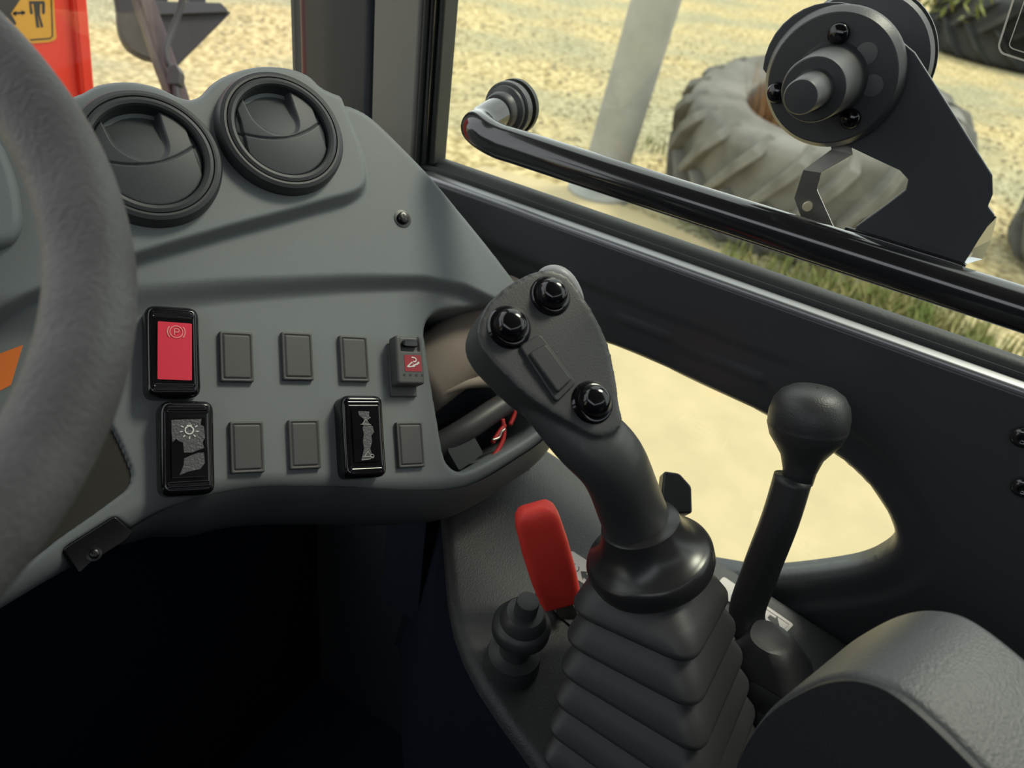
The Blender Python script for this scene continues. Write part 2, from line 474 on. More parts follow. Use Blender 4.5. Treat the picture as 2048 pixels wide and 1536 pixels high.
# ================================================================== CAB SHELL
XW = 0.60                            # inner face of the right cab side
def Yw(x, y, X=XW): p = on(x, y, (X, 0, 0), (1, 0, 0)); return p[1], p[2]
wfr = Frame((XW, 0, 0), (0, -1, 0), (-1, 0, 0))   # u = backwards, v = up, n = into the cab
hole = [(.245, .872), (.198, .8824), (.112, .880), (.044, .8757), (-.0028, .8698), (-.0428, .8553), (-.0729, .8324), (-.087, .812), (-.0852, .7906), (-.0658, .7596),
        (-.0073, .7053), (.0301, .685), (.10, .660), (.20, .655), (.262, .685), (.285, .745), (.282, .82)]
hole = cr([(-y, z) for y, z in hole], 6)
S_hole = sdf(hole)
wall_poly = [(-.72, .0), (.75, .0), (.75, .984), (-.72, .984)]
S_wall = sdf(wall_poly)
def S_w(u, v): return np.minimum(S_wall(u, v), -S_hole(u, v))
def H_w(u, v, d):
    dh = np.maximum(-S_hole(u, v), 0)
    h = rim(dh, .012) 
    h = h - .0035 * (1 - sstep(.030, .036, dh)) * (dh < .06)
    # the pressed step running along the side panel
    vs = .9403 + (u + .3363) * (-.0037 / .298)
    h = h - .0030 * sstep(.0012, -.0012, v - vs) * sstep(.02, -.03, u + .03) * (dh > .036)
    return h
V, Fc = field(wfr, (-.71, .74, .0, .984), .0045, S_w, H_w, .03)
wall = mk('wall_right', V, Fc, M['sheet'], kind='structure')
for i, (y, z) in enumerate([(-.1255, .9543), (-.1440, .9148)]):
    f = Frame((XW - .0035, y, z), (0, -1, 0), (-1, 0, 0))
    mk('bolt', *lathe(f, [(.0085, -.001), (.0085, .001), (.0075, .002), (.0055, .0035), (.0035, .0038), (.0030, .0022)], 24), M['paint'], wall)
# ledge under the window: sky sheen put in as pale metal; rubber seal behind
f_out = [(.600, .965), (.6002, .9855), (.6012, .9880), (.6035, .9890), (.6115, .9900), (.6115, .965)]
ys = np.linspace(.475, -.74, 30)
def bar_y(sec):
    n = len(sec); Vv, Fv = [], []
    for y in ys: Vv += [(x, y, z) for x, z in sec]
    for i in range(len(ys) - 1):
        for j in range(n):
            k = (j + 1) % n; Fv.append([i * n + j, i * n + k, (i + 1) * n + k, (i + 1) * n + j])
    return Vv, Fv + [list(range(n)), [(len(ys) - 1) * n + j for j in range(n)]]
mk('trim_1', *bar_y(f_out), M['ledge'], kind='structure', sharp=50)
sealsec = [(.6115, .980), (.6115, .9915), (.613, .9945), (.6165, .9935), (.6185, .9965), (.622, .9995), (.630, 1.0000), (.634, .9985), (.636, .980)]
win = mk('window_1', *box((.6265, -.74, .990), (.6305, .449, 1.78)), M['glass'], smooth=False, kind='structure')
mk('sill_seal', *bar_y(sealsec), M['seal'], win, sharp=60)
# upright seal strips at the front edge of the side glass
for (y0, y1, x0, x1, mm) in [(.4400, .4465, .612, .636, 'seal'), (.4465, .4520, .606, .636, 'paint'), (.4520, .4575, .603, .636, 'seal')]:
    o = mk('upright_seal', *box((x0, y0, .995), (x1, y1, 1.78)), M[mm], win); bevel(o, .003)
win2 = mk('window_2', *prism(Frame((.622, 0, 0), (0, -1, 0), (-1, 0, 0)), cr(hole[::3] * 1.0, 2), 0, .004), M['glass'], smooth=False, kind='structure')
# front right corner pillar: grey strip, black painted post
o = mk('trim_2', *box((.602, .4575, .70), (.636, .514, 1.80)), M['grey'], kind='structure'); bevel(o, .004)
pill = prism(Frame((0, 0, .70), (1, 0, 0), (0, 0, 1)), fillet([(.600, .514), (.66, .514), (.66, .620), (.610, .618), (.600, .604), (.594, .565)], .008), 0, 1.1)
mk('trim_3', *pill, mat('dark_pillar_paint', (.034, .040, .048), .28, .3), kind='structure', sharp=40)
# windscreen with its dotted black border
ws = mk('window_3', *box((-.62, .648, .62), (.66, .653, 1.80)), M['glass2'], smooth=False, kind='structure')
mk('black_border', *box((.628, .6435, .62), (.660, .6478, 1.80)), M['sheet'], ws, smooth=False)
dots = []
for k in range(150):
    dots.append(lathe(Frame((.6375, .6434, .80 + .0042 * k), (1, 0, 0), (0, -1, 0)), [(.0012, 0), (.0012, .0002)], 6))
tag(mk('border_dots', *merge(*dots), M['amber'], ws, smooth=False), kind='stuff')
mk('lower_border', *box((-.62, .640, .60), (.60, .656, .70)), M['seal'], ws, smooth=False)
# rest of the cab: floor, roof, rear and left side
mk('floor', *box((-.66, -.80, -.05), (.63, .66, .0)), M['carpet'], smooth=False, kind='structure')
mk('ceiling', *box((-.68, -.82, 1.80), (.68, .72, 1.86)), M['roof'], smooth=False, kind='structure')
mk('wall_front', *box((-.62, .60, .0), (.60, .645, .66)), M['carpet'], smooth=False, kind='structure')
mk('wall_left_raised', *box((-.66, -.78, .0), (-.62, .64, 1.42)), M['carpet'], smooth=False, kind='structure')  # unseen wall, raised to block light in place of the driver's body
mk('wall_rear_raised', *box((-.66, -.80, .0), (.63, -.76, 1.62)), M['carpet'], smooth=False, kind='structure')  # unseen, its height raised to keep out light from behind
for i, (x, y) in enumerate([(-.64, .62), (-.64, -.76), (.615, -.77)]):
    o = mk('trim_%d' % (i + 4), *box((x - .035, y - .035, .75), (x + .035, y + .035, 1.80)), M['paint'], kind='structure'); bevel(o, .008)

# ================================================================== DASHBOARD
dn = V3(-0.2331, -0.6987, 0.6764)
DF = Frame(V3(.3408, .3555, .9300), V3(0.8433, -0.4916, -0.2172), dn)
dash = thing('dashboard', DF.w(0, 0, -.12), 'dark grey moulded dashboard with two round vents and two rows of switches', 'dashboard')
out_px = [(150, 186), (200, 163), (262, 158), (318, 170), (352, 186), (378, 194), (402, 186), (428, 160), (466, 140), (520, 128), (575, 131), (618, 146), (648, 172)]
out_px2 = [(680, 204), (708, 211), (745, 232), (800, 284), (865, 352), (930, 430), (985, 498), (1032, 560), (1080, 625), (1120, 700), (1142, 780), (1140, 838), (1105, 884), (1050, 922), (1000, 954),
           (950, 978), (890, 988), (800, 988), (700, 983), (610, 982), (530, 983), (460, 993), (380, 1012), (318, 1034), (240, 1078), (160, 1128), (80, 1174), (0, 1222), (-120, 1290)]
out_px3 = [(-420, 1240), (-420, 700), (-260, 420), (-60, 270), (60, 225)]
POD_H = .012
out_uv = DF.poly(out_px, POD_H) + DF.poly(out_px2, 0) + DF.poly(out_px3, 0)
out_uv = cr(out_uv, 5)
S_out = sdf(out_uv)
pod_px = [(100, 100), (300, 80), (640, 60), (720, 230), (712, 300), (724, 350), (722, 378), (700, 398), (640, 415), (560, 438), (470, 462), (380, 488), (300, 512), (200, 545), (60, 600), (-300, 760), (-500, 500), (-300, 100)]
pod_px[3] = (672, 190); pod_px.insert(4, (697, 262))
S_pod = sdf(cr(DF.poly(pod_px, 0), 4))
pk_px = [(866, 690), (862, 655), (872, 628), (895, 614), (940, 609), (1000, 606), (1060, 640), (1095, 720), (1112, 800), (1106, 840), (1070, 872), (1010, 908), (965, 932), (935, 941), (912, 928), (900, 900), (888, 830), (876, 760)]
S_pk = sdf(cr(DF.poly(pk_px, 0), 4))
brn_px = [(222, 838), (246, 884), (272, 946), (262, 976), (200, 1022), (120, 1078), (30, 1150), (-60, 1210), (-300, 1200), (-300, 900), (0, 900), (130, 880)]
brn_uv = fillet(DF.poly(brn_px, 0), .004)
S_brn = sdf(brn_uv)
clip_px = [(128, 1100), (232, 1034), (266, 1062), (256, 1076), (180, 1124), (160, 1146)]
S_clip = sdf(fillet(DF.poly(clip_px, 0), .003))
# crease between the upper slope and the switch panel: curve v = A(u) (upper) and v = B(u) (lower)
cA = np.array(DF.poly([(-200, 620), (100, 585), (272, 565), (450, 553), (700, 545), (850, 548), (930, 565), (1000, 598), (1100, 660)], 0))
cB = np.array(DF.poly([(-200, 720), (100, 668), (272, 628), (450, 603), (700, 582), (850, 574), (930, 588), (1000, 618), (1100, 690)], 0))
def S_dash(u, v): return np.minimum(S_out(u, v), -S_pk(u, v))
def H_dash(u, v, d):
    so = np.maximum(S_out(u, v), 0); sk = np.maximum(-S_pk(u, v), 0)
    h = rim(so, .006 + .009 * sstep(-.02, -.07, v)) + rim(sk, .004)
    h = h + POD_H * sstep(-.004, .003, S_pod(u, v))
    A = np.interp(u, cA[:, 0], cA[:, 1]); B = np.interp(u, cB[:, 0], cB[:, 1])
    step = sstep(0, 1, (v - B) / np.maximum(A - B, .001))
    h = h + (step - 1) * .011 * 1.0
    h = h - .006 * sstep(-.0008, .0008, S_brn(u, v))
    # valley between the column cover and the switches, and the drop towards the lower edge on the left
    h = h - .012 * sstep(-.0015, .0015, S_clip(u, v))
    return h
DB = (-.46, .27, -.30, .27)
V, Fc = field(DF, DB, .0016, S_dash, H_dash, .080)
mk('shell', V, Fc, M['dash'], dash)
# fascia that flares out below the front lip of the switch panel
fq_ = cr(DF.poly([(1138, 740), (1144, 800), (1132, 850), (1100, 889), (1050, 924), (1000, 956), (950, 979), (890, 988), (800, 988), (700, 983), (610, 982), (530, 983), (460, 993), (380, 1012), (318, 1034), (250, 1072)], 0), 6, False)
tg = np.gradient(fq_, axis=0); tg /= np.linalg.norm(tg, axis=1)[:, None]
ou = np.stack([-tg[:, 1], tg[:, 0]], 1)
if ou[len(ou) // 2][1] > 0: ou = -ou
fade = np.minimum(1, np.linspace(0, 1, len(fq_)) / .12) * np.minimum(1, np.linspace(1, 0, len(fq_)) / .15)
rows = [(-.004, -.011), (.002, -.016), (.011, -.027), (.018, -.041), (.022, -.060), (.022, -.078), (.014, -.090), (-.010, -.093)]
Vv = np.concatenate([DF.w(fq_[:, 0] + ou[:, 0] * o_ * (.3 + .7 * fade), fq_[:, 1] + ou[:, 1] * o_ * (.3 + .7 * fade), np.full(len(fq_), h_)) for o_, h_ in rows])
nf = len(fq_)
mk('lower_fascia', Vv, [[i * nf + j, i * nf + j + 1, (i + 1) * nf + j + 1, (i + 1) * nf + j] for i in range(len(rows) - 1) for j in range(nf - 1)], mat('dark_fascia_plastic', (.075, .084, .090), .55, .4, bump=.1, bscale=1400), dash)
# underside and rear body of the dashboard, set back from its edge
inner = [tuple(p) for p in np.array(out_uv)[::3]]
cen = np.mean(np.array(inner), 0)
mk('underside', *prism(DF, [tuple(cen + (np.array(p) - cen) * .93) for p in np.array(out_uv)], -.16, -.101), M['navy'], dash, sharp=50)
mk('column_cover', *prism(DF, [tuple(np.mean(brn_uv, 0) + (p - np.mean(brn_uv, 0)) * .985) for p in brn_uv], -.0155, -.0145), M['brown'], dash, smooth=False, label='brown grey flat cover beside the steering wheel')
mk('orange_label', *prism(DF, DF.poly([(-60, 730), (46, 690), (22, 770), (-10, 787), (-60, 790)], -.011), -.0165, -.0105), M['orange'], dash, smooth=False, label='orange label half hidden behind the steering wheel')

hq_ = DF.poly([(-420, 160), (-160, 200), (-20, 262), (26, 335), (44, 415), (40, 462), (0, 492), (-160, 520), (-420, 600)], .02)
o = mk('instrument_hood', *prism(DF, cr(hq_, 4), -.02, .022), M['dash'], dash, sharp=40); bevel(o, .008, 4)
# vents
def vent(c, ang):
    vf = DF.at(c[0], c[1], POD_H)
    R = .0485
    g = mk('air_vent', *lathe(vf, [(R, -.004), (R, .0035), (R * .988, .0075), (R * .955, .0102), (R * .90, .0113), (R * .868, .0112), (R * .858, .0098), (R * .848, .0110), (R * .80, .0118), (R * .755, .0112), (R * .735, .0095), (R * .725, .003), (R * .71, .0)], 96, True, False), M['vent'], dash, sharp=25)
    r = R * .722
    C = sdf(circ(r, 64))
    sc = sdf(cr([(-.021, .060), (-.0215, .018), (-.017, .004), (-.006, -.0045), (.006, -.0045), (.0125, .003), (.0135, .018), (.012, .060)], 5))
    def H(u, v, d):
        h = .0078 + .0036 * (1 - (u * u + v * v) / (r * r))
        seam = v - (-.0065 + 9.0 * u * u + .10 * u)
        h = h - .0016 * np.exp(-(seam / .0006) ** 2)
        dep = np.clip((v + .006) * .26, 0, .0085)
        h = h - dep * sstep(-.0012, .0016, sc(u, v))
        for s in (-1, 1):
            h = h - .0022 * sstep(.86 * r, .875 * r, s * u + .04 * v)
        return h + rim(d, .001)
    f2 = vf.at(0, 0, 0, ang)
    V, Fc = field(f2, (-r - .001, r + .001, -r - .001, r + .001), .0006, C, H, .002)
    mk('vent_flap', V, Fc, M['flap'], g)
vent(DF.px(563, 267, POD_H + .004), .26)
vent(DF.px(297, 317, POD_H + .004), .26)

# blank switch covers
SW = -.011                           # level of the switch panel below the reference plane
def blank(u, v):
    f = DF.at(u, v, SW)
    w, h = .0235, .0372
    So = sdf(rrect(w, h, .0012, 4)); Si = sdf(rrect(w - .0045, h - .0050, .0008, 4))
    def H(a, b, d): return .0040 + rim(d, .0008) - .0012 * np.exp(-(Si(a, b) / .0004) ** 2) + .0005 * sstep(-.0002, .0004, Si(a, b))
    V, Fc = field(f, (-.013, .013, -.020, .020), .0005, So, H, .001)
    return mk('blank_cover', V, Fc, M['blank'], dash)
bpos = [(474, 713), (596, 712), (709.5, 717), (495, 894), (610, 888), (822, 889)]
bq = [DF.px(x, y, SW + .004) for x, y in bpos]
b0 = blank(*bq[0])
for a, b in bq[1:]:
    o = b0.copy(); COL.objects.link(o); ABS[o.name] = ABS[b0.name]
    o.location = b0.location + Vector((a - bq[0][0]) * DF.u + (b - bq[0][1]) * DF.v)

# rocker switches
def rocker(x, y, w, l, lab, tilt, ang=0.0):
    u, v = DF.px(x, y, SW + .0155)
    f = DF.at(u, v, SW, ang)
    So = sdf(rrect(w, l, .0075, 6))
    hl = l / 2
    def H(a, b, d):
        t = b / hl
        h = .0165 + tilt * t * .0016 + .0010 * np.abs(t) ** 1.5
        for s in (-1, 1):
            for q in (.76, .85):
                h = h - .0005 * np.exp(-((b - s * q * hl) / .00055) ** 2) * (np.abs(a) < w * .36)
        return h + rim(d, .0052)
    V, Fc = field(f, (-w / 2 - .001, w / 2 + .001, -hl - .001, hl + .001), .0006, So, H, .001)
    g = mk('rocker_switch', V, Fc, M['gloss'], dash, label=lab)
    return g, f.at(0, 0, .0165)
def arc(cx, cy, r, a0, a1, k=14): return [(cx + r * cos(radians(a0 + (a1 - a0) * i / k)), cy + r * sin(radians(a0 + (a1 - a0) * i / k))) for i in range(k + 1)]
ROCK_W, ROCK_L = .0345, .0640
# parking brake switch
g, f = rocker(347, 702, ROCK_W, ROCK_L, 'gloss black rocker switch with a red parking brake lens', -.5)
lw, ll = .0215, .0400
mk('red_lens', *prism(f.at(.0005, -.0005, .0006, -.02), rrect(lw, ll, .0008, 3), -.001, .0010), M['red'], g, smooth=False, label='bright red lens with a P symbol')
fi = f.at(.0015, .0128, .0018)
ic = [ribbon(fi, arc(0, 0, .0041, 0, 360, 28)[:-1], .0006, closed=True), ribbon(fi, arc(0, 0, .0056, 140, 222), .0007), ribbon(fi, arc(0, 0, .0056, -42, 40), .0007),
      ribbon(fi, [(-.0012, -.0022), (-.0012, .0022)], .0007), ribbon(fi, [(-.0012, .0022)] + arc(.0006, .0010, .0012, 90, -90, 8) + [(-.0012, -.0002)], .0006)]
mk('parking_symbol', *merge(*ic), M['pink'], g, smooth=False)
# light switch
g, f = rocker(376, 895, ROCK_W, ROCK_L, 'gloss black rocker switch with a lamp symbol and torn film', .5)
f = f.at(0, 0, .0012)
mk('window_recess', *prism(f, rrect(.0215, .0400, .0006, 3), -.001, .0002), M['gloss'], g, smooth=False)
pf1 = [(-.0105, .0185), (.0085, .0190), (.0078, .0150), (.0100, .0140), (.0105, .0060), (.0088, .0030), (.0098, -.0010), (.0050, -.0025), (.0020, -.0038), (-.0030, -.0035), (-.0035, .0030), (-.0065, .0045), (-.0075, .0060), (-.0100, .0035), (-.0105, .0100)]
pf2 = [(.0015, -.0055), (.0060, -.0040), (.0095, -.0042), (.0100, -.0110), (.0070, -.0150), (-.0010, -.0165), (-.0060, -.0185), (-.0050, -.0160), (-.0035, -.0120), (-.0030, -.0075)]
mk('torn_film', *merge(prism(f, pf1, .0, .0004), prism(f, pf2, .0, .0004)), M['film'], g, smooth=False)
fi = f.at(.0005, .0120, .0006)
ic = [ribbon(fi, arc(0, -.0006, .0026, 0, 360, 24)[:-1], .0008, closed=True), ribbon(fi, [(-.0016, .0024), (.0016, .0024)], .0012)]
for a in range(-210, 31, 40): ic.append(ribbon(fi, [(.0042 * cos(radians(a)), -.0006 + .0042 * sin(radians(a))), (.0060 * cos(radians(a)), -.0006 + .0060 * sin(radians(a)))], .0007))
mk('lamp_symbol', *merge(*ic), M['white'], g, smooth=False)
# speed switch
g, f = rocker(729, 872, ROCK_W, ROCK_L, 'gloss black rocker switch with small triangle symbols on a torn strip', 0)
f = f.at(0, 0, .0012)
mk('window_recess', *prism(f, rrect(.0205, .0400, .0006, 3), -.001, .0002), M['gloss'], g, smooth=False)
pf1 = [(-.0050, .0190), (.0040, .0188), (.0036, .0150), (.0052, .0140), (.0020, .0118), (.0024, .0090), (.0062, .0070), (.0070, .0025), (.0045, .0000), (.0048, -.0050), (.0030, -.0100), (.0042, -.0150), (.0030, -.0180), (-.0050, -.0190), (-.0036, -.0150), (-.0020, -.0100), (-.0026, -.0040), (-.0015, .0010), (-.0022, .0060), (-.0006, .0100), (-.0010, .0130), (-.0045, .0160)]
mk('torn_film', *prism(f, pf1, .0, .0004), M['film'], g, smooth=False)
ic = []
for (yy, s) in ((.0105, 1), (-.0145, 1)):
    fi = f.at(.0006, yy, .0006)
    ic += [ribbon(fi, [(-.0030, -.0016), (.0, .0022), (.0026, -.0016), (-.0030, -.0016)], .0007), ribbon(fi, [(-.0045, -.0018), (.0040, -.0020)], .0005)]
ic += [ribbon(f.at(.0040, -.0160, .0006), arc(0, 0, .0014, 0, 360, 12)[:-1], .0006, closed=True), ribbon(f.at(0, 0, .0006), [(-.0045, -.0186), (.0028, -.0180)], .0005)]
mk('triangle_symbols', *merge(*ic), M['filmedge'], g, smooth=False)
# guarded switch with a locking slide
u, v = DF.px(815, 728, SW + .0125); f = DF.at(u, v, SW)
g = mk('lock_switch', *prism(f.at(0, -.003), rrect(.0235, .0450, .0015), -.001, .0032), M['blank'], dash, sharp=40, label='dark grey rocker switch with a black locking slide and a red label')
bevel(g, .0008, 2)
So = sdf(rrect(.0245, .0405, .0028, 5))
def H(a, b, d): return .0155 - .0000 * b + .0012 * sstep(.004, .006, b) * 0 - .0022 * sstep(.0068, .0074, b) * sstep(-.0078, -.0072, a) * sstep(.0094, .0088, a) + rim(d, .0022) 
V, Fc = field(f.at(.0012, .0030), (-.013, .013, -.021, .021), .0006, So, H, -.004)
mk('switch_cover', V, Fc, M['blank'], g)
fc = f.at(.0012, .0030, .0155)
o = mk('locking_slide', *prism(fc.at(.0008, .0134), rrect(.0130, .0062, .0024), -.002, .0022), M['gloss'], g, sharp=40); bevel(o, .0008, 2)
mk('red_label', *prism(fc.at(.0022, -.0030), rrect(.0150, .0135, .0006, 3), -.001, .0003), M['dred'], g, smooth=False)
fi = fc.at(.0022, -.0030, .0004)
ic = [ribbon(fi, [(-.0055, -.0030), (-.0010, .0010), (.0010, -.0026), (-.0055, -.0030)], .0011), ribbon(fi, [(-.0010, -.0026), (.0055, .0006)], .0013), ribbon(fi, [(.0052, .0012), (.0030, -.0012)], .0014),
      ribbon(fi, arc(.0012, .0030, .0017, 60, -130, 10), .0009), ribbon(fi, [(.0018, .0046), (-.0012, .0050)], .0009)]
mk('tipping_symbol', *merge(*ic), M['white'], g, smooth=False)
mk('grip_dots', *merge(*[lathe(fc.at(-.0062 + .0054 * k, -.0128), [(.0011, -.001), (.0011, .0002)], 10) for k in range(4)]), M['ink'], g, smooth=False)

# screws
def screw(fr, r, par, name='screw'):
    s = mk(name, *lathe(fr, [(r * 1.5, 0), (r * 1.5, .0006), (r, .0008), (r, .0028), (r * .85, .0040), (r * .6, .0044)], 28), M['screw'], par, sharp=30)
    c = [prism(fr.at(0, 0, 0, a), rrect(r * 1.1, r * .28, r * .08, 2), .0040, .0047) for a in (.4, .4 + pi / 2)]
    mk('cross_slot', *merge(*c), M['ink'], s, smooth=False)
u, v = DF.px(808, 435, .003); screw(DF.at(u, v, 0), .0052, dash)
tq = fillet(DF.poly([(126, 1098), (230, 1032), (266, 1064), (254, 1080), (184, 1124), (158, 1148)], -.009), .002, 4)
o = mk('screw_tray', *prism(DF, tq, -.03, -.009), M['gloss'], dash, sharp=40, label='black recessed tray holding a screw'); bevel(o, .0012, 2)
u, v = DF.px(188, 1108, -.009); screw(DF.at(u, v, -.009), .0030, dash)

# things seen inside the storage pocket
pc = DF.px(980, 780, 0)
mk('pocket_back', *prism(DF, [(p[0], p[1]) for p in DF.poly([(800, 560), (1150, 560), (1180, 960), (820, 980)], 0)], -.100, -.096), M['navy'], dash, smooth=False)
a, b = DF.w(*DF.px(850, 760, -.045), -.070), DF.w(*DF.px(1040, 610, -.045), -.040)
mk('steering_duct', *tube([a, (a + b) / 2 , b], .033, 28, 4), M['beige'], dash, label='beige grey tube inside the pocket')
a = [DF.w(*DF.px(860, 905, -.03), -.045), DF.w(*DF.px(930, 862, -.03), -.035), DF.w(*DF.px(1010, 810, -.03), -.035), DF.w(*DF.px(1100, 770, -.03), -.045)]
mk('hose', *tube(a, .011, 16), M['rubber'], dash)
a = [DF.w(*DF.px(840, 800, -.04), -.05), DF.w(*DF.px(930, 765, -.04), -.045), DF.w(*DF.px(1020, 758, -.04), -.05), DF.w(*DF.px(1090, 750, -.04), -.05)]
mk('strap', *tube(a, .006, 12), M['beige'], dash)
for pts in ([(985, 805), (1010, 800), (1030, 820), (1020, 850)], [(1005, 838), (1008, 870), (996, 900), (975, 925)], [(1010, 850), (1000, 862), (985, 885)]):
    mk('red_wire', *tube([DF.w(*DF.px(x, y, -.03), -.03) for x, y in pts], .0022, 8), M['cable_red'], dash)
mk('wire_clip', *tube([DF.w(*DF.px(x, y, -.028), -.028) for x, y in [(985, 880), (998, 875), (1003, 864), (1010, 858)]], .0012, 8), M['steel'], dash)
u, v = DF.px(920, 905, -.04); o = mk('connector', *prism(DF.at(u, v, -.04, .5), rrect(.03, .022, .003), -.03, .01), M['black'], dash, sharp=40)

# steering wheel
wn = nrm(V3(sin(-.0544) * sin(.5563), -cos(.0544) * sin(.5563), cos(.5563))); WC = V3(-.0063, .3498, 1.1477)
sw = thing('steering_wheel', WC - .05 * wn, 'worn dark grey steering wheel rim in the left foreground', 'steering wheel')
sf = Frame(WC, (1, 0, 0), wn)
t = np.linspace(0, 2 * pi, 161)[:-1]
ring = sf.w(.182 * np.cos(t), .182 * np.sin(t))
Vv, Fv = [], []; sec = circ(.0163, 28)
for i, a in enumerate(t):
    er = cos(a) * sf.u + sin(a) * sf.v
    for q, (c, s) in enumerate(sec):
        k = 1.0 - .07 * max(0, cos(2 * pi * q / 28 - 2.2)) ** 6
        Vv.append(ring[i] + er * c * k + sf.n * s * k)
n_, m_ = len(t), 28
for i in range(n_):
    for j in range(m_): Fv.append([i * m_ + j, i * m_ + (j + 1) % m_, ((i + 1) % n_) * m_ + (j + 1) % m_, ((i + 1) % n_) * m_ + j])
mk('rim', np.array(Vv), Fv, M['leather'], sw)
hubc = -.045
mk('hub', *lathe(sf.at(0, 0, hubc), [(.05, -.02), (.052, 0), (.048, .012), (.03, .018), (.001, .019)], 40), M['black'], sw, sharp=40)
for a in (125, 235, 180):
    d = V3(cos(radians(a)), sin(radians(a)), 0)
    p = [sf.w(d[0] * r, d[1] * r, h) for r, h in ((.03, hubc), (.09, hubc + .006), (.14, -.018), (.178, -.004))]
    mk('spoke', *sweep(cr(p, 5, False), circ(.007, 14, .016), sf.n), M['black'], sw)
colb = sf.w(0, 0, hubc - .02)
mk('column', *sweep([colb, colb - sf.n * .12, colb - sf.n * .26], circ(.03, 24)), M['black'], sw)

# ================================================================== SIDE CONSOLE
cn = nrm(V3(0, -.1492, .9888)); C0 = V3(.575, .0312, .7112)
CF = Frame(C0, (1, 0, 0), cn)        # u = right, v = forwards
con = thing('side_console', V3(.45, 0, .70), 'black textured side console between seat and window', 'console')
cpx = [(884, 985), (889, 1040), (893, 1085), (897, 1140), (903, 1200), (914, 1255), (934, 1312), (966, 1372), (1012, 1440), (1080, 1532), (1130, 1600)]
cl = CF.poly(cpx, 0)
cpoly = [(.0165, cl[0][1] + .01), (cl[0][0] + .002, cl[0][1] + .01)] + cl + [(cl[-1][0] + .01, -.25), (.0165, -.25)]
S_con = sdf(fillet(cpoly, .006, 4))
S_plate = sdf(fillet(CF.poly([(1072, 1188), (1142, 1243), (1300, 1130), (1210, 1080)], 0), .004))
def H(u, v, d): return rim(d, .008) + .0015 * sstep(-.0008, .0008, S_plate(u, v))
V, Fc = field(CF, (-.33, .025, -.26, .42), .0022, S_con, H, .014)
cpo = np.array(cpoly); cpo = [(min(p[0] + .012, .0165), p[1]) for p in cpo]
mk('body', *prism(CF, cpo, -.30, -.012), mat('console_body_shade', (.006, .010, .017), .8, .1), con, smooth=False)  # near-black colour carries the footwell shade on the console side
mk('top_shell', V, Fc, M['console'], con)
# riser that closes the gap between console and dashboard
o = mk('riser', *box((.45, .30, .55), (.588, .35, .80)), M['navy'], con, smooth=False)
# decals
def decal(px4, name, lab):
    return mk(name, *prism(CF, fillet(CF.poly(px4, 0), .003, 4), .0, .0018), M['decal'], con, smooth=False, label=lab)
decal([(1142, 1103), (1260, 1180), (1240, 1215), (1122, 1142)], 'decal', 'white decal with a black arrow beside the red lever')
decal([(1446, 1155), (1586, 1251), (1561, 1277), (1421, 1180)], 'decal', 'white decal with a black arrow beside the gear lever')
def ink(polys, h=.0008): return merge(*[patch(CF, p if not isinstance(p[0][0], (int,)) else CF.poly(p, 0), h) for p in polys])
arrow1 = [(1160, 1145), (1174, 1146), (1171, 1150), (1195, 1170), (1189, 1178), (1166, 1157), (1164, 1163)]
arrow2 = [(1533, 1237), (1538, 1232), (1549, 1239), (1552, 1234), (1557, 1254), (1538, 1256), (1543, 1249)]
mk('arrow_print', *merge(patch(CF, CF.poly(arrow1, 0), .0021)), M['ink'], con, smooth=False)
mk('arrow_print', *merge(patch(CF, CF.poly(arrow2, 0), .0021)), M['ink'], con, smooth=False)
cc = CF.px(1148, 1138, 0); k = .0042
mk('swirl_print', *merge(ribbon(CF, arc(cc[0], cc[1], k, 20, 330), .0009, .0021), ribbon(CF, arc(cc[0] + .001, cc[1] + .0075, k * .8, -80, 160), .0009, .0021)), M['ink'], con, smooth=False)
mk('decal_frame', *merge(ribbon(CF, CF.poly([(1500, 1200), (1576, 1251), (1558, 1269), (1482, 1218)], 0), .0005, .0021, True), ribbon(CF, CF.poly([(1512, 1207), (1517, 1222), (1508, 1230)], 0), .0006, .0021)), M['ink'], con, smooth=False)
mk('lever_slot', *prism(CF, fillet(CF.poly([(1068, 1190), (1082, 1180), (1176, 1240), (1150, 1262)], 0), .003), .0012, .0019), M['ink'], con, smooth=False)

# pull knob at the console edge
kb = CF.w(*CF.px(1022, 1330, 0)); kf = Frame(kb, (1, 0, 0), nrm(cn + V3(-.04, .10, 0)))
pk = thing('pull_knob', kb, 'small round black pull knob with a stepped top on the console', 'knob')
mk('base_ring', *lathe(kf, [(.0225, 0), (.0225, .007), (.0218, .0095), (.0218, .015), (.0208, .0185), (.0150, .0195), (.0125, .021)], 40), M['black'], pk, sharp=35)
mk('stem', *lathe(kf, [(.0125, .018), (.0125, .048)], 32), M['black'], pk, sharp=35)
mk('cap', *lathe(kf, [(.013, .044), (.0205, .0455), (.0225, .0490), (.0225, .0560), (.0210, .0590), (.0180, .0610), (.0165, .0680), (.0140, .0715), (.0095, .0720)], 40), M['black'], pk, sharp=35)
mk('top_button', *lathe(kf, [(.0088, .068), (.0088, .0830), (.0082, .0850), (.006, .0855)], 28), M['rubber'], pk, sharp=35)

